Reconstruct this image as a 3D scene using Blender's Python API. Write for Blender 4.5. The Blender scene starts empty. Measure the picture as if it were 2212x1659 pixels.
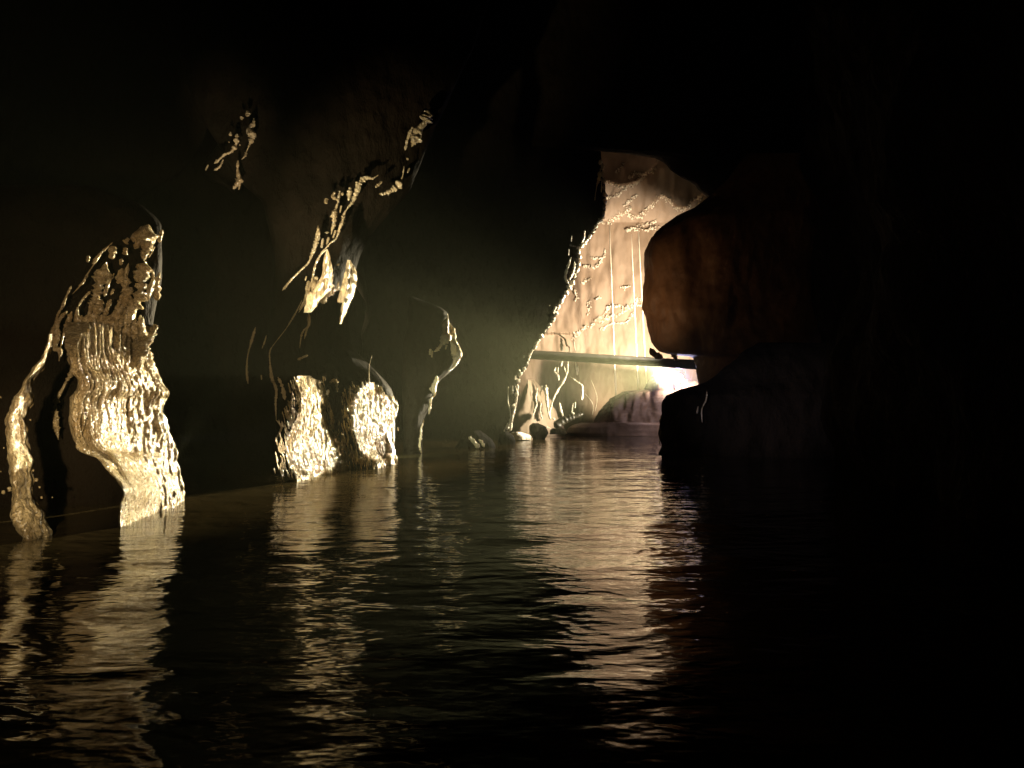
import bpy, math, random
from mathutils import Vector, noise, Matrix
random.seed(7)
S = bpy.context.scene
COL = S.collection

# ---------------------------------------------------------------- camera, world, light
F = 1609.0          # focal length in pixels of a 2212 px wide frame
CX, CY, HZ = 1106.0, 829.5, 880.0
H = 0.9             # camera height over the water
PITCH = math.atan((HZ - CY) / F)
cam_d = bpy.data.cameras.new('camera'); cam = bpy.data.objects.new('camera', cam_d); COL.objects.link(cam)
cam_d.sensor_width = 36; cam_d.lens = F / 2212 * 36; cam_d.clip_start = 0.05; cam_d.clip_end = 400
cam.location = (0, 0, H); cam.rotation_euler = (math.pi / 2 + PITCH, 0, 0)
S.camera = cam

w = bpy.data.worlds.new('World'); S.world = w; w.use_nodes = True
w.node_tree.nodes['Background'].inputs[0].default_value = (0.10, 0.12, 0.08, 1)
w.node_tree.nodes['Background'].inputs[1].default_value = 0.0
S.view_settings.view_transform = 'Standard'; S.view_settings.look = 'None'
S.view_settings.exposure = .3; S.view_settings.gamma = 1
S.cycles.use_denoising = True
S.cycles.max_bounces = 6; S.cycles.diffuse_bounces = 2; S.cycles.glossy_bounces = 3
S.cycles.volume_bounces = 0; S.cycles.sample_clamp_indirect = 4
S.cycles.caustics_reflective = False; S.cycles.caustics_refractive = False

def at(px, py, D):
    """point seen at photo pixel (2212 px wide frame) at world depth y = D"""
    u = (px - CX) / F; v = (CY - py) / F
    c, s = math.cos(PITCH), math.sin(PITCH)
    dy = c - v * s; dz = s + v * c
    return Vector((u / dy * D, D, H + dz / dy * D))

def spot(name, loc, target, power, angle, color=(1, .80, .50), blend=.5, radius=.04):
    l = bpy.data.lights.new(name, 'SPOT'); l.energy = power; l.color = color
    l.spot_size = math.radians(angle); l.spot_blend = blend; l.shadow_soft_size = radius
    o = bpy.data.objects.new(name, l); COL.objects.link(o); o.location = loc
    o.rotation_euler = (Vector(target) - Vector(loc)).to_track_quat('-Z', 'Y').to_euler()
    return o
def point(name, loc, power, color, radius=.05):
    l = bpy.data.lights.new(name, 'POINT'); l.energy = power; l.color = color; l.shadow_soft_size = radius
    o = bpy.data.objects.new(name, l); COL.objects.link(o); o.location = loc
    return o

WARM = (1, .82, .52)
# the floodlight seen in the chamber mouth: its beam rakes back along the left wall
LP0 = at(1465, 817, 23.1)
spot('floodlight_beam', LP0, at(215, 860, 6.5), 78000, 14, (1, .86, .54), .7, .07)
spot('floodlight_beam', LP0, at(745, 640, 11.5), 62000, 26, (1, .87, .57), .8, .07)
spot('floodlight_core', LP0, at(740, 960, 10.5), 26000, 12, (1, .92, .72), 1, .07)
spot('edge_fill', at(1560, 640, 21.4), at(1225, 680, 19.9), 9000, 78, (1, .88, .64), .7, .07)  # added unseen light that brightens the dividing rock's edge
spot('floodlight_spill', at(1465, 812, 22.8), at(1370, 900, 25), 170, 130, (.95, .80, .85), .6, .05)
spot('roof_fill', (-3.5, 7.9, .35), at(503, 305, 11.6), 1500, 16, (1, .84, .6), 1)  # extra light added low down for the formation under the roof
spot('near_lamp', (-1.6, 1.2, 1.0), at(55, 990, 5.2), 1500, 19, (1, .80, .50), 1)
spot('near_lamp', (-1.6, 1.2, 1.0), at(250, 690, 6.4), 950, 34, (1, .74, .45), 1)
spot('curtain_lamp', at(378, 985, 7.7), at(735, 480, 11.5), 2700, 30, (1, .86, .58), 1)
spot('alcove_lamp', at(846, 930, 12.9), at(900, 900, 16), 200, 120, (.9, 1, .75), .7)
spot('shore_fill', at(1500, 888, 21.2), at(1180, 850, 23), 3600, 42, (1, .90, .66), .7, .06)  # unseen spot added to brighten the rib cluster inside the chamber
spot('red_fill', at(925, 900, 15.9), at(1435, 640, 18), 640, 26, (1, .66, .34), 1)  # added warm fill for the overhanging rock, no lamp known there
spot('pillar_lamp', at(372, 1000, 7.6), at(715, 940, 10.4), 620, 34, (1, .92, .72), .9)
spot('cool_fill', at(376, 950, 7.7), at(1520, 890, 12.6), 1800, 17, (.72, .70, 1), 1)  # added cool fill for the outcrop's near side, not a real lamp
spot('glare_fill', at(1465, 817, 23.1), (2.2, 8, 1.6), 380, 140, (.62, .58, 1), .9, .05)  # violet spot added to give a halo like lens glare
spot('chamber_lamp', at(1585, 838, 22.3), at(1320, 690, 29), 10500, 74, (1, .82, .61), .7, .15)
spot('heap_lamp', at(1330, 900, 27.4), at(1330, 830, 29.2), 260, 104, (1, .80, .55), .9, .15)

# ---------------------------------------------------------------- materials
def mat(name):
    m = bpy.data.materials.new(name); m.use_nodes = True
    nt = m.node_tree; b = nt.nodes['Principled BSDF']
    return m, nt, b
def N(nt, t, **k):
    n = nt.nodes.new(t)
    for a, v in k.items():
        if a in n.inputs: n.inputs[a].default_value = v
        else: setattr(n, a, v)
    return n
def coords(nt, scale=(1, 1, 1)):
    g = N(nt, 'ShaderNodeNewGeometry'); mp = N(nt, 'ShaderNodeMapping'); mp.inputs['Scale'].default_value = scale
    nt.links.new(g.outputs['Position'], mp.inputs['Vector']); return mp.outputs['Vector']
def ramp(nt, fac, stops):
    r = N(nt, 'ShaderNodeValToRGB'); e = r.color_ramp.elements
    e[0].position, e[0].color = stops[0][0], (*stops[0][1], 1); e[1].position, e[1].color = stops[-1][0], (*stops[-1][1], 1)
    for p, c in stops[1:-1]:
        x = e.new(p); x.color = (*c, 1)
    nt.links.new(fac, r.inputs['Fac']); return r.outputs['Color']
def bump(nt, h, strength, dist, prev=None):
    b = N(nt, 'ShaderNodeBump'); b.inputs['Strength'].default_value = strength; b.inputs['Distance'].default_value = dist
    nt.links.new(h, b.inputs['Height'])
    if prev: nt.links.new(prev, b.inputs['Normal'])
    return b.outputs['Normal']

def rock(name, c0, c1, rough, bs, strength=1.0, spec=.5, stretch=.5, dist=.03, stain=1.0):
    m, nt, b = mat(name)
    v = coords(nt, (1, 1, stretch))
    n1 = N(nt, 'ShaderNodeTexNoise', Scale=stain, Detail=6, Roughness=.6); nt.links.new(v, n1.inputs['Vector'])
    nt.links.new(ramp(nt, n1.outputs['Fac'], [(.35, c0), (.65, c1)]), b.inputs['Base Color'])
    b.inputs['Roughness'].default_value = rough; b.inputs['Specular IOR Level'].default_value = spec
    vo = N(nt, 'ShaderNodeTexVoronoi', Scale=bs, feature='SMOOTH_F1'); nt.links.new(v, vo.inputs['Vector'])
    inv = N(nt, 'ShaderNodeMath', operation='SUBTRACT'); inv.inputs[0].default_value = 1
    nt.links.new(vo.outputs['Distance'], inv.inputs[1])
    n2 = N(nt, 'ShaderNodeTexNoise', Scale=bs * 1.7, Detail=4, Roughness=.65); nt.links.new(v, n2.inputs['Vector'])
    a = bump(nt, inv.outputs[0], strength, dist)
    a = bump(nt, n2.outputs['Fac'], strength * .8, dist, a)
    nt.links.new(a, b.inputs['Normal'])
    return m

CALCITE = rock('wet_calcite', (.27, .185, .085), (.47, .37, .20), .22, 30, 1.0, .9, .8, .14, 3.5)
CALCITE_FINE = rock('wet_calcite_far', (.38, .27, .14), (.62, .50, .30), .20, 19, 1.0, 1.0, .4, .10, 2)
CALCITE_CHAMBER = rock('pale_lit_calcite', (.66, .57, .43), (.80, .72, .58), .3, 6, 1.0, .8, .8, .08, 1)  # paleness also stands in for light caught on ledge lips and rims
DARK = rock('dark_shaded_rock', (.0035, .0025, .0014), (.009, .006, .0033), .75, 5, .8, .02, .6, .08, .8)  # near-black colour also stands in for the shade on unlit rock
CHAMBER = rock('chamber_limestone', (.20, .142, .094), (.27, .202, .146), .65, 3.0, .3, .3, .45, .06, 1.3)
RED = rock('iron_stained_rock', (.055, .022, .009), (.13, .060, .026), .65, 2.4, .4, .3, .6, .08, 1.1)
SHADOWROCK = rock('brown_boulder_rock', (.05, .030, .022), (.11, .07, .05), .65, 1.1, .3, .3, .8, .10, 1)
WOOD = rock('wet_wood', (.010, .007, .005), (.024, .017, .011), .5, 6, .4, .4, .3, .02, 3)

# ---------------------------------------------------------------- builders
def link(name, verts, faces, m, parent=None, smooth=True):
    me = bpy.data.meshes.new(name); me.from_pydata(verts, [], faces); me.materials.append(m)
    if smooth: me.polygons.foreach_set('use_smooth', [True] * len(me.polygons))
    me.update()
    o = bpy.data.objects.new(name, me); COL.objects.link(o)
    if parent:
        o.parent = parent
        o.matrix_parent_inverse = Matrix.Translation(-Vector(parent.location))
    return o
def thing(name, loc, label, cat, group=None):
    o = bpy.data.objects.new(name, None); COL.objects.link(o); o.location = loc; o.empty_display_size = .2
    o['label'] = label; o['category'] = cat
    if group: o['group'] = group
    return o
def tag(o, label, cat, group=None):
    o['label'] = label; o['category'] = cat
    if group: o['group'] = group
    return o
def struct(o):
    o['kind'] = 'structure'; return o

def fbm(p, sc, octs=4):
    t = 0; a = 1; s = sc
    for _ in range(octs):
        t += a * noise.noise(Vector((p[0] * s, p[1] * s, p[2] * s + 3.1))); a *= .5; s *= 2.1
    return t
def nodules(p, sc):
    d = noise.voronoi(Vector((p[0] * sc, p[1] * sc, p[2] * sc * .7)))[0]
    return .5 - d[0]

def interp(rows, py):
    """monotone cubic between rows, so edges flow without steps"""
    if py <= rows[0][0]: return rows[0][1:]
    if py >= rows[-1][0]: return rows[-1][1:]
    for k in range(len(rows) - 1):
        a, b = rows[k], rows[k + 1]
        if py <= b[0]: break
    h = b[0] - a[0]; t = (py - a[0]) / h
    p = rows[k - 1] if k else None; q = rows[k + 2] if k + 2 < len(rows) else None
    out = []
    for i in range(1, len(a)):
        d = (b[i] - a[i]) / h
        d0 = (a[i] - p[i]) / (a[0] - p[0]) if p else d
        d1 = (q[i] - b[i]) / (q[0] - b[0]) if q else d
        m0 = 2 * d * d0 / (d + d0) if d * d0 > 0 else 0
        m1 = 2 * d * d1 / (d + d1) if d * d1 > 0 else 0
        t2, t3 = t * t, t * t * t
        out.append((2 * t3 - 3 * t2 + 1) * a[i] + (t3 - 2 * t2 + t) * h * m0 + (3 * t2 - 2 * t3) * b[i] + (t3 - t2) * h * m1)
    return tuple(out)

class Mass:
    """a rock body: rows of (py, left px, right px); section = ellipse sheared in depth"""
    def __init__(s, rows, D, shear, thick, rib=None, zs=.35):
        s.zs = zs; s.rows = rows; s.D = D; s.shear = shear; s.thick = thick; s.rib = rib
    def dep(s, py):
        return s.D(py) if callable(s.D) else s.D
    def shr(s, py):
        return s.shear(py) if callable(s.shear) else s.shear
    def front(s, px, py):
        l, r = interp(s.rows, py)[:2]; c = (l + r) / 2; w = max((r - l) / 2, 1)
        u = max(-1, min(1, (px - c) / w))
        return s.dep(py) + u * s.shr(py) - s.thick * math.sqrt(max(0, 1 - u * u)) ** .8
    def build(s, name, m, parent=None, nz=120, nt=90, disp=((1, .1),), nod=None, seed=0):
        y0, y1 = s.rows[0][0], s.rows[-1][0]; V = []; Fc = []
        for i in range(nz + 1):
            py = y0 + (y1 - y0) * i / nz
            l, r = interp(s.rows, py)[:2]; c = (l + r) / 2; hw = max((r - l) / 2, .4)
            D = s.dep(py)
            for j in range(nt):
                # more vertices on the near side
                t = 2 * math.pi * j / nt
                u = math.cos(t); v = math.sin(t)
                d = D + u * s.shr(py) - s.thick * (abs(v) ** .8) * (1 if v > 0 else -1)
                wpx = F / D
                off = 0; P0 = at(c + u * hw, py, d)
                for sc, am in disp: off += am * fbm((P0.x + seed, P0.y, P0.z * s.zs), sc)
                if nod: off += nod[1] * nodules((P0.x + seed, P0.y, P0.z), nod[0])
                if s.rib: off += s.rib[1] * max(0, (s.rib[2] - py) / s.rib[3]) ** .8 * noise.noise(Vector(((c + u * hw) * s.rib[0] * .35 + (py - 700) * .012, py * .006, 0)))
                k = min(1, hw / D * F / 2000 + .25) if hw * D / F < .1 else 1
                P0 = at(c + u * hw + u * off * k * wpx, py, d - v * off * k)
                V.append(P0)
        for i in range(nz):
            for j in range(nt):
                a = i * nt + j; b = i * nt + (j + 1) % nt
                Fc.append((a, a + nt, b + nt, b))
        for i, rev in ((0, False), (nz, True)):
            cpt = sum((V[i * nt + j] for j in range(nt)), Vector()) / nt
            V.append(cpt); ci = len(V) - 1
            for j in range(nt):
                a = i * nt + j; b = i * nt + (j + 1) % nt
                Fc.append((ci, a, b) if not rev else (ci, b, a))
        return link(name, V, Fc, m, parent)

def catmull(p, n):
    if len(p) == 2: p = [p[0], tuple((a + b) / 2 for a, b in zip(*p)), p[1]]
    q = [p[0]] + list(p) + [p[-1]]; out = []
    for i in range(1, len(q) - 2):
        for k in range(n):
            t = k / n
            out.append(tuple(.5 * (2 * b + (c - a) * t + (2 * a - 5 * b + 4 * c - d) * t * t + (3 * b - a - 3 * c + d) * t ** 3)
                             for a, b, c, d in zip(q[i - 1], q[i], q[i + 1], q[i + 2])))
    out.append(tuple(p[-1])); return out

def strand(pts, dfun, name, m, parent=None, bead=.55, push=.0, step=3.0, ns=12, flat=1.0):
    """nodular rib along photo-plane points (px, py, width px) lying on a surface of depth dfun(px, py)"""
    L = sum(math.dist(a[:2], b[:2]) for a, b in zip(pts, pts[1:]))
    n = max(3, int(L / step / max(1, len(pts) - 1)))
    path = catmull(pts, n); V = []; Fc = []
    C = [at(p[0], p[1], dfun(p[0], p[1]) - push) for p in path]
    sd = random.random() * 50; m_ = len(path)
    for i, (p, c) in enumerate(zip(path, C)):
        T = (C[min(i + 1, m_ - 1)] - C[max(i - 1, 0)]).normalized()
        A = T.cross(Vector((0, 1, 0)))
        A = A.normalized() if A.length > 1e-4 else Vector((1, 0, 0))
        B = T.cross(A).normalized()
        r = max(p[2], .6) / 2 / F * c.y
        e = min(1, .25 + 1.5 * min(i, m_ - 1 - i) / max(4, m_ * .25))
        fr = min(.9, step / max(p[2], 1.5) * 2.0)
        bd = 1 + bead * noise.noise(Vector((sd, i * fr, 0))) * 1.3
        r *= max(.15, e * bd)
        for j in range(ns):
            t = 2 * math.pi * j / ns
            q = A * math.cos(t) + B * math.sin(t) * flat
            k = 1 + .9 * bead * noise.noise(Vector((math.cos(t) * 1.6 + sd, math.sin(t) * 1.6, i * fr * 2.2)))
            V.append(c + q * r * k)
    for i in range(m_ - 1):
        for j in range(ns):
            a = i * ns + j; b = i * ns + (j + 1) % ns
            Fc.append((a, b, b + ns, a + ns))
    V.append(C[0]); V.append(C[-1]); c0, c1 = len(V) - 2, len(V) - 1
    for j in range(ns):
        Fc.append((c0, (j + 1) % ns, j)); Fc.append((c1, (m_ - 1) * ns + j, (m_ - 1) * ns + (j + 1) % ns))
    return link(name, V, Fc, m, parent)

def strands(qs, dfun, name, m, parent, bead=.6, push=0, step=1.5, ns=7):
    """many small nodules of one surface, as one mesh"""
    V = []; Fc = []
    for q in qs:
        o = strand(q, dfun, name, m, None, bead, push, step, ns)
        k = len(V); V += [v.co.copy() for v in o.data.vertices]; Fc += [tuple(i + k for i in p.vertices) for p in o.data.polygons]
        me = o.data; bpy.data.objects.remove(o); bpy.data.meshes.remove(me)
    return link(name, V, Fc, m, parent)

def speckle(n, box, test, smin, smax, lean=.3, size=12):
    out = []
    while len(out) < n:
        x = random.uniform(box[0], box[2]); y = random.uniform(box[1], box[3])
        if random.random() > test(x, y): continue
        l = random.uniform(smin, smax)
        out.append([(x + l * lean, y, size * .6), (x + l * lean * .5, y + l * .5, size * random.uniform(.7, 1.4)), (x, y + l, size * .6)])
    return out

def sheet(name, fn, nu, nv, m, parent=None):
    V = [fn(i / nu, j / nv) for j in range(nv + 1) for i in range(nu + 1)]
    Fc = [(j * (nu + 1) + i, j * (nu + 1) + i + 1, (j + 1) * (nu + 1) + i + 1, (j + 1) * (nu + 1) + i) for j in range(nv) for i in range(nu)]
    return link(name, V, Fc, m, parent)

# conversions from the enlarged crops the shapes were measured in
c1 = lambda L: [(1042.4 + a * .3109, 307.2 + b * .3109, *[q * .3109 for q in r]) for a, b, *r in L]
c2 = lambda L: [(1069.8 + a * .23562, 658.3 + b * .23562, *[q * .23562 for q in r]) for a, b, *r in L]
c3 = lambda L: [(a * .22321, 438.9 + b * .22321, *[q * .22321 for q in r]) for a, b, *r in L]
c4 = lambda L: [(a * .22321, 795.5 + b * .22321, *[q * .22321 for q in r]) for a, b, *r in L]
c5 = lambda L: [(493.7 + a * .24801, 603.5 + b * .24801, *[q * .24801 for q in r]) for a, b, *r in L]
c6 = lambda L: [(411.5 + a * .24801, 219.4 + b * .24801, *[q * .24801 for q in r]) for a, b, *r in L]
r3 = lambda L: [(438.9 + y * .22321, a * .22321, b * .22321) for y, a, b in L]
r4 = lambda L: [(795.5 + y * .22321, a * .22321, b * .22321) for y, a, b in L]
r5 = lambda L: [(603.5 + y * .24801, 493.7 + a * .24801, 493.7 + b * .24801) for y, a, b in L]
r6 = lambda L: [(219.4 + y * .24801, 411.5 + a * .24801, 411.5 + b * .24801) for y, a, b in L]

# ---------------------------------------------------------------- setting: water, walls, ceiling
def build_water():
    m, nt, b = mat('cave_water')
    b.inputs['Base Color'].default_value = (.036, .026, .011, 1)
    b.inputs['Roughness'].default_value = .07; b.inputs['IOR'].default_value = 1.42
    b.inputs['Specular IOR Level'].default_value = .5
    v = coords(nt, (.55, 1.0, 1))
    n1 = N(nt, 'ShaderNodeTexNoise', Scale=3.4, Detail=3, Roughness=.45, Distortion=.5); nt.links.new(v, n1.inputs['Vector'])
    n2 = N(nt, 'ShaderNodeTexNoise', Scale=12, Detail=2, Roughness=.5); nt.links.new(v, n2.inputs['Vector'])
    a = bump(nt, n1.outputs['Fac'], 1.0, .019); a = bump(nt, n2.outputs['Fac'], 1.0, .0045, a)
    nt.links.new(a, b.inputs['Normal'])
    ys = [-6 + i * .5 for i in range(14)]
    y = 1.0
    while y < 45: ys.append(y); y *= 1.011
    xs = [-14, -10, -8, -6] + [-5 + i * .09 for i in range(int(9.2 / .09))] + [4.5, 5.5, 7, 9, 12]
    V = []; Fc = []
    for yy in ys:
        for x in xs:
            z = .012 * noise.noise(Vector((x * .9, yy * 1.3, .3))) + .006 * noise.noise(Vector((x * 2.1 + 9, yy * 3.2, 1.3)))
            V.append((x, yy, z))
    nx = len(xs)
    for j in range(len(ys) - 1):
        for i in range(nx - 1): Fc.append((j * nx + i, j * nx + i + 1, (j + 1) * nx + i + 1, (j + 1) * nx + i))
    struct(link('water', V, Fc, m))
build_water()

def zc(y):
    return min(15.5, max(4.8, 2.0 + .62 * y))
def rockoff(x, y, z, a=.5): return a * fbm((x, y, z), .45, 5)
# left wall runs back from the boat, then bends towards the dividing rock
LW = [(-6, -4.5), (0, -5.2), (4, -6.6), (7, -7.6), (10, -8.4), (13, -8.8), (16, -9), (20, -9)]
def lwx(y):
    for a, b in zip(LW, LW[1:]):
        if y <= b[0]: return a[1] + (b[1] - a[1]) * (y - a[0]) / (b[0] - a[0])
    return LW[-1][1]
def f_left(u, v):
    y = -6 + 27 * u; z = -1 + (zc(y) + 1.6) * v
    x = lwx(y) + .9 * (v ** 2) - rockoff(3, y, z)
    return (x, y, z)
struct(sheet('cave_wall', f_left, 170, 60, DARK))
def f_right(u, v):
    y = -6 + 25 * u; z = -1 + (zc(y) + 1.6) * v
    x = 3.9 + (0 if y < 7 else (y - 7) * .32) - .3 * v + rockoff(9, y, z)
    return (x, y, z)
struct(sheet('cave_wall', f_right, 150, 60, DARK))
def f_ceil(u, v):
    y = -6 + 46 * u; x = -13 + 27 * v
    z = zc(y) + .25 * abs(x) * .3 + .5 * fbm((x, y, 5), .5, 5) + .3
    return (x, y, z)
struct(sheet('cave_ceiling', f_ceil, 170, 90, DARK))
def f_back(u, v):
    x = -7 + 12 * u; z = -1 + 7 * v
    return (x, -6 + rockoff(x, 1, z), z)
struct(sheet('cave_wall', f_back, 50, 30, DARK))
struct(link('cave_floor', [(-16, -8, -1.2), (16, -8, -1.2), (16, 46, -1.2), (-16, 46, -1.2)], [(0, 1, 2, 3)], DARK))

# ---------------------------------------------------------------- left: flowstone buttresses
dark_left = Mass([(400, -400, 200), (450, -380, 310), (490, -360, 345), (600, -330, 345), (690, -320, 328), (760, -320, 318),
                  (900, -330, 360), (1000, -330, 385), (1080, -330, 396), (1180, -330, 396)], 6.95, .5, .3)
g = thing('rock_buttress', at(120, 1130, 6), 'dark rock buttress behind the glittering column at the left edge', 'rock wall')
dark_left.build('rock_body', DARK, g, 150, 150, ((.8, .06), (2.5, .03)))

col = Mass(r3([(1150, 745, 1330), (1190, 735, 1405), (1300, 712, 1400), (1400, 690, 1440), (1500, 690, 1490)]) +
           r4([(0, 690, 1540), (100, 760, 1580), (200, 770, 1620), (230, 740, 1655), (300, 700, 1612), (400, 700, 1600), (500, 695, 1620), (600, 700, 1650), (700, 730, 1680),
               (800, 790, 1700), (870, 960, 1715), (1000, 1055, 1745), (1100, 1130, 1770), (1200, 1178, 1790), (1300, 1160, 1785), (1420, 1145, 1780), (1600, 1145, 1780)]),
           lambda py: 6.35 + .75 * max(0, (775 - py) / 80) ** 1.5 + .12 * min(1, max(0, (py - 930) / 80)), lambda py: .62 + .16 * min(1, max(0, (py - 930) / 80)), .2, (.30, .24, 800, 100))
g = thing('flowstone_column', at(320, 1110, 6.3), 'broad glittering flowstone column rising from the water, topped with a fan of thin ribs', 'flowstone column')
col.build('body', CALCITE, g, 420, 340, ((1.6, .05), (5, .03)), (15, .032))
def flow(mass, n, y0, y1, wmin, wmax, wig=6, jit=60, u0=-.92, u1=.95, minlen=.5):
    """thin runs of calcite following a flowstone body from top to bottom"""
    out = []
    for k in range(n):
        u = random.uniform(u0, u1); a = y0 + random.uniform(0, jit); b = y1 - random.uniform(0, (y1 - a) * (1 - minlen))
        m_ = max(3, int((b - a) / 22)); q = []; sd = random.random() * 90; w0 = random.uniform(wmin, wmax)
        for i in range(m_ + 1):
            y = a + (b - a) * i / m_; l, r = interp(mass.rows, y)[:2]
            q.append(((l + r) / 2 + (r - l) / 2 * u + wig * noise.noise(Vector((sd, y * .018, 0))), y, w0 * (.55 + .6 * noise.noise(Vector((sd, y * .04, 4))) + .45)))
        out.append(q)
    return out
strands(flow(col, 24, 690, 1100, 2.5, 6, 9, 120, -.92, .95, .2), lambda a, b: col.front(a, b) - .015, 'flow_ribs', CALCITE, g, .8, .02, 2.0, 8)
surf = lambda px, py: dark_left.front(px, py) - .16
T = [
 [(1440, 215, 90), (1400, 300, 160), (1420, 400, 95), (1400, 480, 50), (1390, 560, 30)],
 [(1345, 290, 60), (1335, 380, 45), (1305, 440, 30)],
 [(1410, 565, 50), (1390, 640, 105), (1365, 720, 80), (1370, 790, 55), (1350, 900, 95), (1290, 1000, 85), (1245, 1090, 90), (1220, 1190, 110)],
 [(1215, 430, 20), (1210, 500, 40)], [(1175, 540, 25), (1168, 600, 20)],
 [(1245, 580, 18), (1215, 700, 50), (1215, 800, 60), (1235, 870, 65), (1215, 960, 60), (1165, 1030, 40), (1130, 1100, 50), (1115, 1190, 60)],
 [(1185, 630, 30), (1160, 720, 50), (1140, 780, 20)],
 [(1030, 570, 40), (1000, 680, 80), (960, 780, 75), (930, 900, 55), (885, 985, 35), (865, 1080, 20), (850, 1220, 28)],
 [(965, 930, 50), (950, 1010, 60), (900, 1130, 50)],
 [(1115, 420, 50), (1075, 480, 60), (1095, 540, 30)],
 [(1245, 340, 25), (1205, 385, 35)],
 [(750, 1005, 18), (745, 1090, 28), (760, 1180, 60)],
 [(650, 1045, 35), (560, 1150, 30), (555, 1280, 35), (530, 1390, 40), (580, 1430, 35), (570, 1530, 14)],
 [(695, 1045, 20), (655, 1170, 40), (610, 1290, 14), (585, 1400, 12)],
 [(1105, 680, 16), (1040, 800, 18), (1010, 900, 26)], [(1075, 930, 24), (1040, 1010, 30), (1000, 1120, 26), (980, 1200, 40)],
 [(1190, 870, 26), (1150, 980, 26), (1110, 1060, 26)], [(1100, 830, 20), (1070, 890, 10)],
 [(1570, 255, 22), (1540, 375, 26)], [(1500, 420, 7), (1440, 530, 7)],
 [(1475, 640, 18), (1480, 740, 24), (1450, 830, 46), (1425, 950, 60)], [(1545, 670, 16), (1520, 780, 36), (1515, 940, 48)],
 [(1365, 1080, 14), (1330, 1200, 26)], [(1310, 1090, 12), (1290, 1190, 18)],
 [(1070, 1080, 30), (1050, 1190, 70)], [(1180, 1080, 24), (1170, 1190, 40)], [(960, 1090, 20), (940, 1200, 60)],
 [(860, 510, 24), (845, 570, 20)], [(975, 480, 20), (920, 560, 22), (895, 590, 12)], [(860, 660, 8), (800, 770, 18), (760, 800, 8)],
 [(690, 800, 16), (630, 930, 14), (610, 990, 22)], [(880, 850, 18), (800, 930, 14), (760, 1000, 10)],
]
for k in range(44):
    x = random.uniform(750, 1390); y = random.uniform(1040, 1200)
    T.append([(x + 25, y, 16), (x + 8, y + 60, random.uniform(26, 44)), (x, y + 150, random.uniform(40, 70)), (x - 6, y + 230, 30)])
for q in T: strand(c3([(a, b, c * 1.3) for a, b, c in q]), surf, 'rib', CALCITE, g, .6, .10, 2.0, 14)
strand(c4([(735, -40, 50), (690, 50, 45), (640, 130, 22), (600, 215, 28), (552, 300, 40), (535, 400, 55), (540, 500, 45), (545, 580, 50), (565, 690, 24)]), surf, 'rib', CALCITE, g, .7, .02, 2.0, 14)

rib = Mass(r4([(-330, 470, 500), (-200, 440, 490), (-80, 400, 450), (0, 320, 425), (60, 280, 370), (100, 255, 312), (200, 208, 305), (300, 145, 322), (400, 108, 275), (500, 72, 240), (600, 58, 262), (700, 53, 252), (800, 58, 292),
               (900, 74, 320), (1000, 80, 312), (1100, 98, 332), (1200, 108, 322), (1300, 98, 362), (1400, 92, 462), (1500, 112, 480), (1600, 180, 515), (1690, 230, 450), (1800, 230, 450)]),
           lambda py: 5.25 + .0012 * max(0, 1000 - py), .12, .14)
g = thing('flowstone_rib', at(60, 1160, 5.2), 'slim curved flowstone rib at the left edge of the photo, standing in the water', 'flowstone rib')
rib.build('body', CALCITE, g, 330, 110, ((2, .03), (6, .02)), (15, .035))
for q in [[(1090, 380, 14), (980, 480, 20), (930, 560, 14), (850, 680, 10), (790, 780, 14), (700, 880, 8)], [(640, 900, 12), (610, 990, 24), (560, 1080, 20), (530, 1180, 26), (505, 1260, 50), (470, 1380, 60)]]:
    strand(c3(q), surf, 'rib', CALCITE, g, .6, .02, 2.0, 12)
# scattered wet knobs round the base of the columns
for q in [(35, 770, 14), (30, 1200, 30), (290, 500, 14), (350, 1080, 30), (400, 1250, 22), (505, 1250, 14), (90, 1170, 36), (380, 1150, 18), (320, 990, 18), (5, 280, 16), (5, 1000, 12)]:
    x, y = q[0] * .22321, 795.5 + q[1] * .22321
    strand([(x, y - q[2] * .14, q[2] * .2), (x + 1, y + q[2] * .14, q[2] * .2)], lambda a, b: 5.3, 'knob', CALCITE, g, .5, 0, 1.2, 8)

shoulder = Mass([(-700, -1500, 700), (-300, -1500, 640), (0, -1500, 560), (200, -1500, 470), (330, -1500, 430), (430, -1500, 300), (520, -1500, 120), (640, -1500, 40), (700, -1500, -40), (800, -1500, -80), (1000, -1500, -120), (1700, -1500, -150)], 12.4, -.3, .15)  # rock mass added so the upper left stays unlit
tag(shoulder.build('added_dark_rock', DARK, None, 160, 200, ((.7, .07), (2.5, .03))), 'added black rock mass keeping the upper left dark behind the glittering column', 'rock wall')

slab = Mass([(-500, -200, 760), (0, -100, 700), (600, 0, 680), (1100, 0, 680)], 12.9, -.2, .15)  # dark face added to cover wall that the beam would light
tag(slab.build('rock_buttress', DARK, None, 120, 110, ((.7, .06), (2.5, .03))), 'added black rock face filling the unlit gap between the left column and the hanging curtain', 'rock wall')

# ---------------------------------------------------------------- middle: pillars, curtain
dark_mid = Mass([(-400, 200, 1200), (100, 380, 1020), (235, 420, 960), (320, 470, 925), (400, 520, 895), (440, 570, 860), (560, 590, 768), (640, 590, 755), (740, 588, 760), (800, 590, 815),
                 (850, 597, 856), (930, 600, 860), (1000, 603, 852), (1060, 610, 850)], 12.2, .45, .4)
g = thing('rock_buttress', at(720, 1020, 11), 'dark rock buttress carrying the two bright pillars in the middle of the cave', 'rock wall')
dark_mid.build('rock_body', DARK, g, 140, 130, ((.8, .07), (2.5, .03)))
msurf = lambda px, py: dark_mid.front(px, py) - .20

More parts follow.
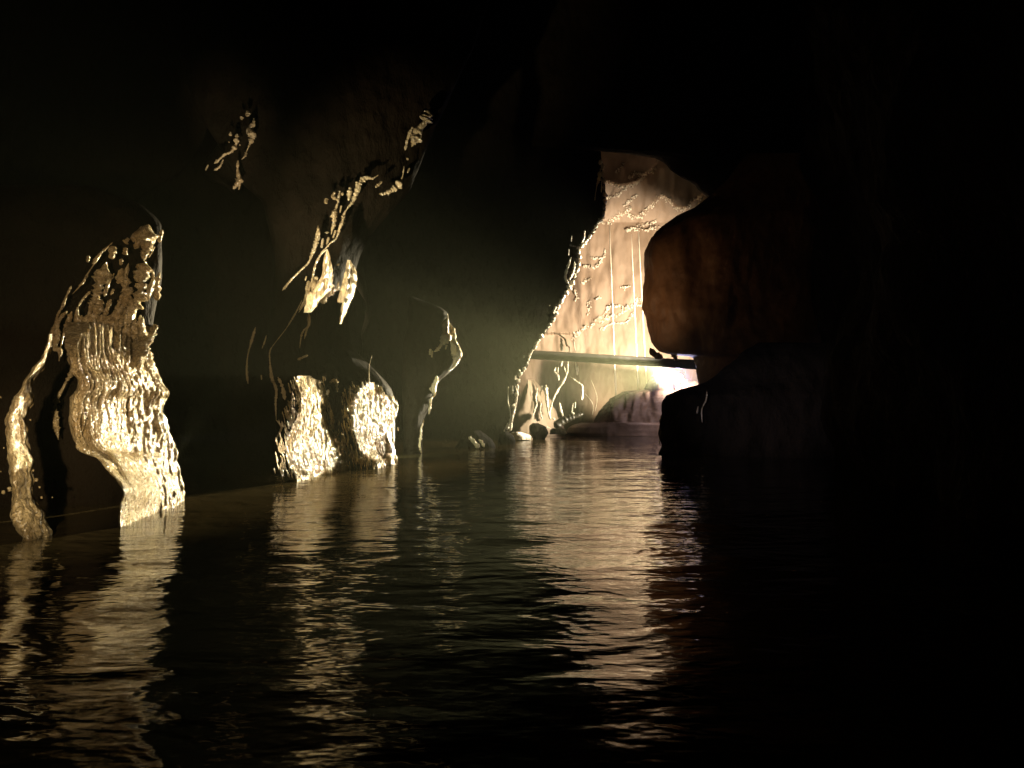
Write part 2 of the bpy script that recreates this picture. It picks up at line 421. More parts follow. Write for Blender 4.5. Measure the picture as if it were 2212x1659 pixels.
g = thing('flowstone_pillar', at(680, 1028, 10), 'left of the two bright speckled pillars, with a white-hot lower half meeting the water', 'flowstone pillar')
p1 = Mass(r5([(840, 600, 720), (900, 590, 810), (960, 610, 845), (1050, 625, 860), (1150, 610, 850), (1250, 570, 880), (1350, 520, 930), (1450, 490, 980), (1550, 500, 1020), (1650, 540, 1040), (1720, 600, 1010), (1850, 600, 1010)]), lambda py: 10.05 + .8 * max(0, (870 - py) / 60) ** 1.5, 1.0, .12)
p1.build('body', CALCITE_FINE, g, 260, 170, ((1.5, .05), (5, .03)), (12, .05))
strands(flow(p1, 18, 850, 1030, 2.5, 6, 6, 70), lambda a, b: p1.front(a, b) - .04, 'flow_ribs', CALCITE_FINE, g, .8, .04, 1.6, 8)
for q in [[(640, 180, 10), (580, 300, 14), (500, 430, 7), (400, 560, 6), (360, 630, 12), (362, 740, 12), (370, 820, 26), (385, 880, 28), (415, 960, 22), (410, 1080, 20), (415, 1220, 16)],
          [(410, 1220, 8), (460, 1290, 16), (420, 1400, 10), (480, 1540, 14)], [(235, 415, 12), (205, 520, 24), (170, 650, 10), (158, 780, 16), (170, 910, 24)],
          [(330, 485, 9), (315, 540, 12), (290, 605, 5)], [(285, 830, 9), (287, 875, 12)], [(430, 850, 20), (470, 940, 26), (490, 1050, 30)], [(500, 1100, 8), (520, 1200, 22), (570, 1290, 26)],
          [(560, 1120, 14), (600, 1180, 22)], [(520, 900, 10), (540, 990, 12)], [(880, 900, 20), (930, 880, 26), (950, 980, 22)], [(870, 960, 22), (850, 1040, 26)],
          [(900, 1350, 20), (980, 1450, 22), (990, 1560, 18)], [(660, 520, 8), (680, 440, 18), (700, 390, 26), (700, 300, 40)],
          [(620, 600, 6), (640, 470, 14), (700, 400, 10)], [(600, 700, 20), (690, 660, 18)]]:
    strand(c5(q), msurf, 'rib', CALCITE_FINE, g, .7, .03, 1.6, 10)

def t1(x, y):
    c = 700 + max(0, y - 1150) * .2; w = 170 + max(0, y - 1000) * .45
    return max(0, 1 - abs(x - c) / w) ** .7
strands([c5(q) for q in speckle(900, (400, 840, 1040, 1680), t1, 26, 90, -.2, 9)], lambda a, b: min(msurf(a, b), p1.front(a, b) - .04), 'knobs', CALCITE_FINE, g, .7, .16)

g = thing('flowstone_pillar', at(820, 1003, 11.5), 'right of the two bright speckled pillars, with a sharp white spike up its right side', 'flowstone pillar')
p2 = Mass(r5([(900, 1195, 1330), (950, 1150, 1385), (1050, 1080, 1470), (1100, 1060, 1488), (1150, 1060, 1478), (1250, 1080, 1455), (1350, 1090, 1445), (1450, 1120, 1440), (1550, 1200, 1447), (1600, 1300, 1450), (1800, 1320, 1450)]), lambda py: 11.8 + .6 * max(0, (880 - py) / 55) ** 1.5, .7, .12)
p2.build('body', CALCITE_FINE, g, 240, 170, ((1.5, .05), (5, .03)), (12, .055))
strands(flow(p2, 18, 845, 1004, 2.5, 6, 6, 60), lambda a, b: p2.front(a, b) - .04, 'flow_ribs', CALCITE_FINE, g, .8, .04, 1.6, 8)
strand(c5([(1310, 845, 10), (1318, 900, 30), (1322, 1000, 36), (1320, 1150, 44), (1330, 1300, 80), (1370, 1430, 110), (1385, 1600, 120), (1385, 1700, 120)]), lambda a, b: p2.front(a, b) - .03, 'spike', CALCITE_FINE, g, .35, .03, 1.6, 14)
strand(c5([(1250, 660, 4), (1225, 760, 6), (1222, 850, 10), (1222, 930, 26)]), msurf, 'rib', CALCITE_FINE, g, .6, .03, 1.6, 8)
def t2(x, y):
    return max(0, 1 - abs(x - 1220) / 330) * (.4 + .6 * (y > 900)) * (1 if y < 1620 - max(0, 1300 - x) * .15 else 0) * (1 if x < 1480 - max(0, 1050 - y) else 0)
strands([c5(q) for q in speckle(700, (990, 880, 1480, 1600), t2, 26, 90, -.2, 9)], lambda a, b: min(msurf(a, b), p2.front(a, b) - .04), 'knobs', CALCITE_FINE, g, .7, .16)

g = thing('flowstone_curtain', at(700, 500, 11), 'long ragged flowstone curtain of beaded strands hanging above the two bright pillars', 'flowstone curtain')
r5b = r5([(0, 985, 1100), (100, 975, 1085), (200, 985, 1060), (300, 980, 1025), (390, 965, 982)])
Mass(r6([(1380, 1365, 1395), (1420, 1350, 1415), (1500, 1335, 1436), (1600, 1310, 1432), (1750, 1290, 1400)]) + r5b[1:], 11.0, .1, .12).build('tongue', CALCITE_FINE, g, 150, 60, ((5, .03),), (12, .04))
Mass(r6([(1285, 1185, 1195), (1330, 1175, 1208), (1400, 1152, 1220), (1500, 1132, 1226), (1620, 1080, 1215)]) + r5([(0, 700, 860)])[0:0] +
     [(640, 665, 700), (655, 662, 686), (675, 655, 672)], 11.0, .1, .12).build('tongue', CALCITE_FINE, g, 150, 60, ((5, .03),), (12, .04))
for q in [[(a, b, c * 1.35) for a, b, c in q] for q in [[(1110, 1080, 14), (1110, 1165, 32), (1085, 1260, 26), (1060, 1325, 18), (1030, 1400, 12), (970, 1460, 9), (860, 1570, 14), (800, 1645, 20)],
          [(1262, 775, 18), (1245, 830, 30), (1285, 860, 16), (1270, 920, 14), (1252, 980, 32), (1252, 1055, 26), (1235, 1110, 14), (1225, 1160, 8)],
          [(1300, 775, 14), (1290, 855, 16)], [(1325, 790, 20), (1322, 820, 14)], [(1185, 845, 22), (1175, 890, 18)],
          [(1635, 640, 16), (1590, 668, 20), (1545, 665, 26), (1505, 672, 32), (1475, 715, 24), (1445, 790, 26), (1410, 875, 20), (1360, 940, 8), (1335, 985, 16), (1325, 1045, 24), (1300, 1100, 14), (1270, 1190, 12), (1215, 1235, 8), (1140, 1325, 12), (1092, 1410, 12), (1070, 1500, 20), (1050, 1600, 24)],
          [(1390, 745, 20), (1385, 800, 26), (1378, 865, 14)], [(1448, 695, 14), (1445, 750, 14)], [(1315, 905, 12), (1302, 970, 8)],
          [(1155, 1190, 12), (1140, 1275, 16)], [(1188, 1130, 18), (1190, 1150, 18)], [(1204, 1180, 16), (1185, 1245, 12)], [(1265, 1120, 14), (1240, 1190, 10)],
          [(1670, 697, 14), (1610, 748, 16)], [(1845, 680, 30), (1805, 735, 60), (1760, 770, 30), (1690, 800, 18), (1640, 805, 12)],
          [(2060, 70, 40), (2060, 130, 60), (2040, 180, 44), (1985, 250, 46), (1960, 320, 56), (1925, 395, 14)], [(1940, 220, 14), (1915, 260, 22), (1885, 350, 14), (1870, 425, 14)],
          [(1890, 490, 16), (1890, 510, 16)], [(1860, 560, 6), (1850, 640, 6), (1840, 680, 14)], [(1908, 580, 14), (1890, 620, 10)],
          [(1290, 1410, 10), (1280, 1430, 8)], [(1010, 1520, 10), (1000, 1560, 8)], [(1030, 1560, 16), (1010, 1640, 22)], [(1100, 1520, 22), (1080, 1600, 40), (1070, 1700, 40)],
          [(1290, 1600, 12), (1280, 1650, 14)], [(1250, 1600, 12), (1240, 1680, 18)],
          [(1240, 1500, 10), (1200, 1700, 40)], [(1190, 1600, 40), (1150, 1760, 40)]]]:
    strand(c6(q), msurf, 'strand', CALCITE_FINE, g, .75, .10, 1.6, 10)
for q in [[(735, 0, 30), (700, 80, 26), (680, 170, 26), (640, 240, 14), (610, 290, 6)], [(780, 20, 40), (745, 120, 34), (720, 200, 30), (700, 290, 20)], [(840, 0, 34), (800, 110, 44), (760, 190, 20)],
          [(900, 0, 26), (870, 90, 16), (820, 170, 8)], [(690, 20, 22), (680, 100, 16), (660, 180, 14), (610, 270, 8)], [(960, 20, 14), (930, 110, 8)], [(985, 100, 14), (970, 210, 8)],
          [(530, 20, 12), (480, 85, 20)]]:
    strand(c5(q), msurf, 'strand', CALCITE_FINE, g, .75, .10, 1.6, 10)

g = thing('ceiling_formation', at(500, 260, 9.5), 'small knobbly formation under the roof, highest bright patch on the left', 'stalactite')
cs = lambda px, py: 9.0
km = Mass(r6([(20, 480, 520), (120, 400, 600), (300, 300, 610), (450, 180, 540), (560, 100, 470), (640, 100, 465), (760, 330, 450), (800, 370, 410)]), 12.1, .1, .3)
km.build('rock_body', DARK, g, 60, 50, ((2, .04),))
kf = lambda a, b: 11.45
for q in [[(498, 80, 26), (500, 130, 30)], [(448, 130, 24), (445, 160, 24)], [(350, 265, 18), (345, 300, 22)], [(405, 275, 18), (405, 300, 28), (400, 340, 32), (390, 390, 36), (350, 440, 24), (300, 462, 18), (265, 492, 24), (225, 525, 24), (205, 540, 10)],
          [(285, 500, 10), (260, 560, 16), (205, 600, 16)], [(550, 145, 20), (550, 190, 30), (520, 245, 44), (540, 305, 56), (515, 375, 16), (490, 430, 14), (478, 470, 18), (445, 505, 10)],
          [(415, 512, 30), (410, 570, 24), (415, 640, 40), (425, 680, 60), (405, 720, 36), (370, 762, 32)], [(435, 700, 20), (420, 770, 10)], [(338, 350, 12), (335, 358, 12)], [(155, 550, 14), (130, 600, 12)], [(430, 370, 10), (430, 385, 14)]]:
    strand(c6(q), kf, 'knob', CALCITE_FINE, g, .8, .03, 1.4, 10)

# ---------------------------------------------------------------- rim-lit pillar and dividing rock
g = thing('rock_pillar', at(950, 985, 14), 'dark rock pillar whose right edge is picked out by one thin bright line', 'rock pillar')
rp = Mass([(640, 880, 892), (676, 878, 965), (700, 880, 970), (740, 870, 985), (765, 870, 992), (800, 870, 975), (830, 870, 944), (870, 870, 930), (920, 870, 912), (1000, 870, 911), (1030, 870, 911)], 14.6, .1, .4)
rp.build('rock_body', DARK, g, 110, 70, ((1, .02), (3, .02)))
rf = lambda a, b: rp.front(a, b)
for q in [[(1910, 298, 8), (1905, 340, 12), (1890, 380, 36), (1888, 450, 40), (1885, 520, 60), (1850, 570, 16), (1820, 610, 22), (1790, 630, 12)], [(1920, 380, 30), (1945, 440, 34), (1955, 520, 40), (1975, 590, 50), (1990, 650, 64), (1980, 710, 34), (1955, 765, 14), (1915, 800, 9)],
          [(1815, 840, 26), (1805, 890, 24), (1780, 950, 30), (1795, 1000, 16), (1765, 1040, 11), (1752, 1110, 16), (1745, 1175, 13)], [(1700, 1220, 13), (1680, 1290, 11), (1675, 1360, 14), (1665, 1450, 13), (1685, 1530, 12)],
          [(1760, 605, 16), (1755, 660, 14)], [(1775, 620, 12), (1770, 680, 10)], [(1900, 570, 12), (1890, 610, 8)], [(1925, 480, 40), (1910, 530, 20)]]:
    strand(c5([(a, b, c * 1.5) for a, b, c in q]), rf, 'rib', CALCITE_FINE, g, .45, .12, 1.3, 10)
o = strand([(1012, 944, 5), (1020, 950, 8), (1030, 962, 10), (1034, 968, 6)], lambda a, b: 16.2, 'rock', CALCITE_FINE, None, .5, 0, 1.2, 10)
tag(o, 'left one of two small wet rocks lit beside the dark dividing rock', 'rock', 'small wet rocks near the waterline')
o = strand([(1034, 949, 4), (1041, 956, 6), (1046, 966, 5)], lambda a, b: 16.2, 'rock', CALCITE_FINE, None, .5, 0, 1.2, 10)
tag(o, 'right one of two small wet rocks lit beside the dark dividing rock', 'rock', 'small wet rocks near the waterline')
o = Mass([(930, 1000, 1040), (950, 996, 1062), (972, 985, 1070), (1000, 985, 1070)], 16.8, .1, .3).build('boulder', DARK, None, 30, 40, ((2, .05),))
tag(o, 'low black boulder in the water under the two small lit rocks', 'boulder')

EDGE = [(150, 1290), (329, 1300), (354, 1301), (400, 1307), (441, 1308), (466, 1305), (484, 1291), (506, 1281), (537, 1254), (578, 1252), (618, 1236), (637, 1221), (658, 1210), (686, 1200), (721, 1176), (758, 1151), (792, 1139), (817, 1121), (830, 1119), (859, 1117), (884, 1112), (917, 1102), (945, 1086), (960, 1083), (1000, 1083)]
div = Mass([(-400, 300, 1330), (0, 400, 1300)] + [(y, 560 + max(0, y - 700) * .9 if y < 1000 else 850, x) for y, x in EDGE], 20.5, .1, .35)
g = thing('dividing_rock', at(1000, 955, 18.6), 'black leaning rock wall left of the lit chamber, with a beaded bright right edge', 'rock wall')
div.build('rock_body', DARK, g, 260, 160, ((.6, .04), (2, .04)))
df = lambda a, b: 20.5
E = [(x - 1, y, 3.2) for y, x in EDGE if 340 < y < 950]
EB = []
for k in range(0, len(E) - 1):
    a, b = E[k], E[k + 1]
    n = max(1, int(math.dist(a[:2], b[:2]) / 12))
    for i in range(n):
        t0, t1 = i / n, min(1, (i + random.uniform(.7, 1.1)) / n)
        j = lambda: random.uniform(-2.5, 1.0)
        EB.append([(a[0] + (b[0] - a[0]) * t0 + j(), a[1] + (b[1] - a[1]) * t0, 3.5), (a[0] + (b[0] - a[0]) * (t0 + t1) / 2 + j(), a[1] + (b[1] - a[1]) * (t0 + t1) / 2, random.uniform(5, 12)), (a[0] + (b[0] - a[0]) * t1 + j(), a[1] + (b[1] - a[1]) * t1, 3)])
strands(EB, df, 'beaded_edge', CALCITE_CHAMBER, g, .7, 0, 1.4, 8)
for q in [[(830, 130, 26), (820, 135, 30), (815, 160, 10)], [(820, 180, 20), (810, 250, 26), (795, 300, 8), (785, 360, 6), (780, 405, 10)], [(830, 250, 8), (825, 350, 8)],
          [(710, 610, 10), (705, 660, 14), (690, 700, 10)], [(620, 650, 4), (617, 690, 8)], [(600, 740, 5), (598, 790, 5)], [(615, 800, 10), (590, 870, 16), (575, 940, 18), (600, 990, 14)],
          [(640, 830, 10), (630, 900, 16), (600, 960, 14)], [(465, 1132, 8), (468, 1138, 8)], [(510, 1140, 20), (490, 1190, 14)], [(350, 1440, 14), (318, 1490, 12)], [(290, 1480, 10), (288, 1500, 8)], [(255, 1580, 12), (262, 1595, 10)], [(230, 1630, 16), (225, 1650, 12)]]:
    strand(c1(q), df, 'rib', CALCITE_CHAMBER, g, .6, .15, 1.3, 8)
for q in [[(120, 750, 12), (118, 880, 8), (135, 960, 12), (140, 1040, 14)], [(160, 740, 10), (160, 820, 20)], [(185, 745, 12), (202, 810, 14), (192, 900, 12), (172, 970, 18), (150, 1060, 26), (140, 1140, 26), (125, 1165, 10)],
          [(120, 1080, 14), (85, 1150, 12), (50, 1225, 12)], [(220, 590, 10), (225, 610, 10)], [(265, 600, 12), (262, 620, 10)], [(185, 650, 12), (183, 690, 14)], [(222, 680, 16), (220, 715, 14)]]:
    strand(c2(q), df, 'rib', CALCITE_CHAMBER, g, .6, .1, 1.3, 8)

# ---------------------------------------------------------------- the lit chamber
LIPS = [(c1([(820, 552), (880, 550), (910, 530), (960, 495), (1000, 478), (1050, 515), (1110, 500), (1160, 440), (1210, 400), (1240, 370), (1300, 400), (1350, 450), (1420, 455), (1460, 410), (1520, 375), (1700, 340)]), .9),
        (c1([(840, 265), (900, 285), (950, 300), (1020, 290), (1080, 270), (1110, 235), (1170, 190), (1240, 110), (1400, 60)]), .8),
        (c1([(400, 1330), (660, 1330), (720, 1285), (820, 1245), (870, 1215), (940, 1190), (1000, 1150), (1050, 1130), (1100, 1120), (1200, 1100)]), .35)]
def liney(L, px):
    if px <= L[0][0]: return L[0][1]
    for a, b in zip(L, L[1:]):
        if px <= b[0]: return a[1] + (b[1] - a[1]) * (px - a[0]) / (b[0] - a[0])
    return L[-1][1]
def cdep(px, py):
    D = 29.0
    for L, s in LIPS:
        y = liney(L, px) + 2.5 * noise.noise(Vector((px * .3, 1, s)))
        t = max(0, min(1, (y + 2 - py) / 4)); D -= s * t
    D -= max(0, 480 - py) * .012
    P = at(px, py, 29)
    D -= .34 * fbm((P.x, 3, P.z * .35), .45, 4) + .07 * fbm((P.x, 8, P.z * .5), 1.8, 3)
    D -= max(0, 1200 - px) * .006
    return D
ch = thing('chamber_wall', at(1300, 930, 29), 'glowing peach limestone wall at the back of the lit chamber beyond the beam', 'rock wall')
def f_ch(u, v):
    px = 1030 + 620 * u; py = 250 + 720 * v
    return at(px, py, cdep(px, py))
o = sheet('wall_face', f_ch, 400, 460, CHAMBER, ch)
cd = lambda a, b: cdep(a, b) - .02
LP = [[(840, 262), (900, 285), (950, 300), (1020, 290), (1080, 268), (1110, 235), (1170, 190), (1200, 180)], [(862, 378), (930, 368), (985, 318), (1060, 275), (1090, 240)],
      [(820, 550), (880, 550), (910, 530), (960, 495), (1000, 470), (1040, 435)], [(990, 425), (1040, 385), (1080, 350)], [(1000, 480), (1050, 515), (1110, 500), (1160, 440), (1210, 400), (1240, 370), (1300, 400), (1350, 455), (1420, 455), (1450, 405), (1520, 375)],
      [(1080, 570), (1150, 560), (1200, 540)], [(1005, 600), (1040, 590), (1130, 605), (1180, 585), (1250, 588)], [(640, 1345), (680, 1300), (720, 1282), (820, 1242), (870, 1212), (940, 1190), (1000, 1150), (1050, 1130), (1100, 1122)],
      [(830, 1292), (900, 1252), (1000, 1240), (1050, 1175)], [(870, 1130), (950, 1130), (1020, 1130)], [(745, 800), (830, 797)], [(700, 850), (780, 860), (832, 800), (850, 740)], [(960, 998), (1020, 1000)],
      [(930, 200), (975, 165)], [(1015, 235), (1060, 210), (1110, 215)], [(1060, 1110), (1080, 1080), (1105, 1085)], [(640, 1020), (660, 1060), (640, 1100)], [(690, 970), (750, 935)], [(790, 1075), (825, 1070)], [(740, 1100), (735, 1190)], [(780, 1230), (860, 1170), (870, 1140)]]
wid = [x * 2.2 for x in (9, 8, 11, 11, 11, 8, 8, 8, 6, 6, 6, 5, 8, 12, 9, 9, 5, 4, 5, 4, 5)]
for q, wd in zip(LP, wid):
    pth = catmull([(a, b) for a, b in q], 14); bits = []
    tot = sum(math.dist(a, b) for a, b in zip(pth, pth[1:])); nb = int(tot / 4)
    for k in range(nb):
        a = pth[int(random.random() * (len(pth) - 1))]; sg_ = wd * .32
        x = a[0] + random.gauss(0, 6); y = a[1] + random.gauss(0, sg_) + abs(random.gauss(0, 4)) + 5 * noise.noise(Vector((a[0] * .05, 3, 0)))
        l = random.uniform(4, 16); dx = random.uniform(-7, 7); w0 = random.uniform(5, 11)
        bits.append(c1([(x, y, w0), (x + dx * .5, y + l * .5, w0 * 1.2), (x + dx, y + l, w0 * .6)]))
    strands(bits, cd, 'ledge', CALCITE_CHAMBER, ch, .8, .03, 1.2, 6)
for q in [[(720, 330, 8), (735, 420, 8)], [(700, 330, 8), (712, 300, 8), (735, 330, 8)], [(735, 520, 8), (750, 640, 14), (760, 560, 8)], [(820, 810, 5), (885, 890, 8), (898, 950, 8), (890, 1010, 6)], [(880, 690, 6), (922, 800, 7), (932, 880, 7), (915, 980, 6)],
          [(720, 245, 14), (725, 285, 10)], [(770, 250, 14), (765, 290, 12)], [(1505, 570, 10), (1500, 665, 9)], [(1525, 570, 9), (1520, 660, 10)], [(1550, 575, 9), (1550, 660, 9)]]:
    strand(c2(q), cd, 'rib', CALCITE_CHAMBER, ch, .4, 0, 1.4, 8)

# ribbed stalagmite group inside the chamber, left
sg = thing('flowstone_group', at(1170, 935, 24), 'cluster of bright flowstone ribs just inside the chamber, left behind the beam', 'flowstone')
sf = lambda a, b: 23.0 + (1250 - a) * .004
Mass([(820, 1138, 1152), (850, 1128, 1180), (880, 1120, 1200), (905, 1112, 1208), (935, 1105, 1215), (950, 1105, 1215)], 23.9, .4, .5).build('rock_body', CHAMBER, sg, 50, 60, ((1.5, .12), (4, .06)))
for q in [[(525, 245, 9), (600, 285, 12), (640, 320, 16), (655, 370, 16), (680, 400, 12), (668, 520, 12), (660, 620, 14), (625, 700, 18), (570, 790, 18), (530, 870, 16), (505, 960, 18), (495, 1050, 22)],
          [(602, 300, 12), (608, 350, 26), (612, 425, 30)], [(612, 500, 24), (605, 565, 14)], [(560, 570, 12), (545, 610, 16), (575, 650, 20), (585, 700, 16)], [(575, 570, 14), (570, 640, 10)],
          [(390, 750, 12), (372, 850, 20), (380, 910, 14), (362, 960, 24), (345, 1020, 14)], [(465, 735, 30), (468, 800, 34), (475, 870, 30), (485, 960, 20), (505, 1050, 30)], [(430, 740, 18), (410, 830, 8)],
          [(590, 895, 14), (600, 960, 22), (622, 1025, 14)], [(690, 660, 6), (740, 698, 12), (795, 740, 16), (800, 800, 26), (795, 875, 20)], [(635, 580, 14), (650, 630, 10), (630, 560, 8)],
          [(190, 990, 34), (235, 1030, 46), (260, 1030, 34)], [(270, 1020, 26), (300, 1030, 14), (350, 1015, 14)], [(200, 1040, 36), (198, 1110, 30), (200, 1170, 34)], [(245, 1060, 14), (250, 1130, 18)], [(425, 900, 12), (410, 960, 14), (430, 1050, 16)],
          [(705, 990, 16), (725, 1000, 12)], [(735, 890, 9), (732, 950, 9)], [(715, 900, 6), (700, 1000, 8)], [(530, 1040, 20), (545, 1055, 20)], [(470, 1120, 20), (505, 1135, 14)]]:
    strand(c2(q), sf, 'rib', CALCITE_CHAMBER, sg, .45, 0, 1.2, 10)

# shore rocks
def boulder(rows, D, th, label, name='boulder', m=SHADOWROCK, disp=((1.6, .08), (5, .03)), sh=.1, n=(50, 50), grp=None):
    return tag(Mass(rows, D, sh, th).build(name, m, None, n[0], n[1], disp), label, 'boulder', grp)
boulder([(914, 1150, 1162), (922, 1143, 1178), (935, 1143, 1183), (948, 1150, 1176), (960, 1150, 1176)], 21.0, .3, 'round dark boulder in the water below the bright ribs', m=DARK)
boulder([(932, 1088, 1096), (942, 1084, 1106), (956, 1080, 1110), (966, 1080, 1110)], 18.2, .25, 'small black boulder at the foot of the dividing rock', m=DARK)
boulder([(933, 1110, 1124), (938, 1102, 1140), (944, 1102, 1148), (950, 1105, 1146)], 20.4, .3, 'flat pale slab in the water beside the small black boulder', m=CALCITE_CHAMBER, disp=((3, .04),))
boulder([(925, 1192, 1215), (931, 1186, 1222), (938, 1186, 1222)], 22.5, .3, 'low dark rock at the waterline under the broken branch', m=DARK)
boulder([(913, 1256, 1430), (918, 1240, 1445), (925, 1226, 1450), (934, 1224, 1455), (942, 1240, 1455)], 24.3, .9, 'long flat dark ledge along the water in front of the boulder heap', name='rock_ledge', m=SHADOWROCK, disp=((1, .05), (4, .02)), n=(40, 140))
boulder([(812, 1424, 1455), (819, 1412, 1490), (830, 1405, 1520), (841, 1396, 1540), (846, 1350, 1550), (852, 1330, 1555), (862, 1316, 1560), (880, 1298, 1565), (905, 1287, 1570), (930, 1280, 1570)],
        25.2, .9, 'low knobbly boulder mound sloping down left from the lamp', disp=((1.0, .22), (2.6, .12), (7, .04)), n=(140, 200))

# broken branch on the shore
g = tag(strand([(1200, 925, 26), (1208, 914, 20), (1222, 906, 15), (1240, 900, 10), (1252, 896, 9), (1260, 894, 7)], lambda a, b: 22.6, 'driftwood', WOOD, None, .3, 0, 1.5, 14), 'dark broken branch sticking up to the right at the edge of the water', 'driftwood')

# beam
def beam():
    A = at(1080, 762, 20.6); B = at(1540, 790, 21.6)
    V = []; Fc = []; n = 90; ns = 20
    T = (B - A).normalized(); U = T.cross(Vector((0, 1, 0))).normalized(); W = T.cross(U)
    for i in range(n + 1):
        c = A + (B - A) * (i / n)
        for j in range(ns):
            t = 2 * math.pi * j / ns; r = .122 + .02 * (i / n) + .006 * noise.noise(Vector((i * .4, math.cos(t), math.sin(t)))) + .01 * noise.noise(Vector((i * .08, 2, 1)))
            V.append(c + U * math.cos(t) * r + W * math.sin(t) * r)
    for i in range(n):
        for j in range(ns):
            a = i * ns + j; b = i * ns + (j + 1) % ns; Fc.append((a, b, b + ns, a + ns))
    Fc.append(tuple(range(ns))[::-1]); Fc.append(tuple(n * ns + j for j in range(ns)))
    return link('wooden_beam', V, Fc, WOOD)
tag(beam(), 'long dark round beam spanning the chamber mouth almost level above the water', 'beam')

# thin lines hanging in the chamber
m, nt, b = mat('pale_cord'); b.inputs['Base Color'].default_value = (.75, .66, .52, 1); b.inputs['Roughness'].default_value = .4; CORD = m
for (a, bb, wd, lab) in [((881, 555), (935, 1659 + 330), 6, 'leftmost of the thin pale cords hanging in front of the glowing chamber wall'),
                         ((1033, 640), (1088, 1700 + 130), 6, 'middle thin pale cord hanging close to another, ends above the boulders'),
                         ((1080, 568), (1140, 1700), 6, 'rightmost thin pale cord, hanging near the brown overhanging rock')]:
    p = c1([(*a, wd), (*bb, wd)])
    mid = (((p[0][0] + p[1][0]) / 2), ((p[0][1] + p[1][1]) / 2), 2.6)
    o = strand([(p[0][0], p[0][1], 2.6), mid, (p[1][0], p[1][1], 2.2)], lambda x, y: 25.9, 'hanging_cord', CORD, None, .1, 0, 5, 8)
    tag(o, lab, 'cord', 'thin cords hanging in the chamber')

# ---------------------------------------------------------------- right side
HR = [(330, 1620, 1900), (400, 1560, 1900), (425, 1530, 1900), (449, 1495, 1900), (469, 1456, 1900), (497, 1425, 1900), (525, 1406, 1900), (556, 1397, 1900), (602, 1394, 1900), (643, 1388, 1900), (662, 1388, 1900),
      (686, 1397, 1900), (721, 1405, 1900), (735, 1408, 1900), (750, 1416, 1900), (760, 1428, 1900), (766, 1450, 1900), (771, 1500, 1900), (785, 1508, 1900), (820, 1512, 1900), (860, 1530, 1900)]
hang = Mass(HR, 18.0, -.6, 1.3)
g = thing('overhanging_rock', at(1550, 600, 18), 'huge rounded rust brown rock hanging over the chamber mouth on the right', 'rock')
hang.build('rock_body', RED, g, 200, 260, ((.5, .10), (1.6, .07), (4, .03), (9, .012)))
for q in [[(1404, 752, 8), (1412, 764, 14), (1424, 770, 12), (1432, 772, 8)], [(1452, 760, 14), (1458, 770, 10), (1461, 779, 6)], [(1500, 765, 12), (1512, 776, 14), (1520, 786, 12)]]:
    strand(q, lambda a, b: 18.6, 'knob', RED, g, .4, 0, 1.5, 12)
right = Mass([(740, 1640, 2500), (790, 1570, 2500), (820, 1532, 2500), (832, 1502, 2500), (842, 1470, 2500), (856, 1441, 2500), (874, 1431, 2500), (896, 1429, 2500), (936, 1424, 2500), (962, 1431, 2500), (984, 1423, 2500), (1010, 1430, 2500), (1040, 1430, 2500)], 13.4, -1.0, .5)
g = thing('rock_outcrop', at(1500, 1000, 12), 'black rock outcrop rising from the water under the lamp at the right', 'rock')
right.build('rock_body', DARK, g, 120, 260, ((.8, .10), (2.2, .06), (6, .02)))
rgt = lambda a, b: right.front(a, b)
for q in [[(1525, 1010, 12), (1515, 1060, 18), (1510, 1100, 8)], [(1512, 1120, 8), (1515, 1180, 12), (1505, 1250, 8), (1515, 1300, 10)], [(1940, 790, 10), (1935, 870, 16), (1895, 960, 12), (1898, 1080, 14)], [(1860, 930, 12), (1850, 1000, 12)]]:
    strand(c2(q), rgt, 'drip', CALCITE_FINE, g, .5, .02, 1.3, 8)

lint = Mass([(-500, 1000, 2100), (315, 1150, 2000), (330, 1340, 2000), (345, 1425, 2000), (380, 1465, 2000), (415, 1515, 2000), (520, 1600, 2000)], 20.3, 0, .8)  # dark mass added to cover the lit upper part of the chamber
tag(lint.build('added_lintel', DARK, None, 120, 160, ((.5, .15), (1.8, .08), (5, .04))), 'added black rock mass darkening the top of the chamber mouth', 'rock arch')

# lamp
lp = thing('floodlight', at(1465, 826, 23.4), 'small glaring white floodlight on the boulder heap below the right end of the beam', 'lamp')
c = at(1465, 817, 23.4)
def disc(name, cen, r, depth, m, parent, ns=24):
    V = []; Fc = []
    prof = [(0, 0), (r * .8, 0), (r, .02), (r, depth * .6), (r * .5, depth), (0, depth)]
    n = (Vector((0, 0, H)) - cen).normalized(); U = n.cross(Vector((0, 0, 1))).normalized(); W = n.cross(U)
    for rr, dd in prof:
        for j in range(ns):
            t = 2 * math.pi * j / ns; V.append(cen - n * dd + (U * math.cos(t) + W * math.sin(t)) * max(rr, .001))
    for i in range(len(prof) - 1):
        for j in range(ns):
            a = i * ns + j; b = i * ns + (j + 1) % ns; Fc.append((a, b, b + ns, a + ns))
    return link(name, V, Fc, m, parent)
m, nt, b = mat('lamp_metal'); b.inputs['Base Color'].default_value = (.05, .05, .05, 1); b.inputs['Metallic'].default_value = .6; b.inputs['Roughness'].default_value = .4
disc('housing', c, .16, .22, m, lp)
m2, nt, b = mat('lamp_lens'); b.inputs['Emission Color'].default_value = (.86, .84, 1, 1); b.inputs['Emission Strength'].default_value = 90
disc('lens', c + (Vector((0, 0, H)) - c).normalized() * .03, .135, .03, m2, lp)
link('bracket', [Vector(v) + c for v in [(-.03, .1, -.3), (.03, .1, -.3), (.03, .14, -.3), (-.03, .14, -.3), (-.03, .1, 0), (.03, .1, 0), (.03, .14, 0), (-.03, .14, 0)]],
     [(0, 1, 5, 4), (1, 2, 6, 5), (2, 3, 7, 6), (3, 0, 4, 7), (0, 3, 2, 1), (4, 5, 6, 7)], m, lp, False)

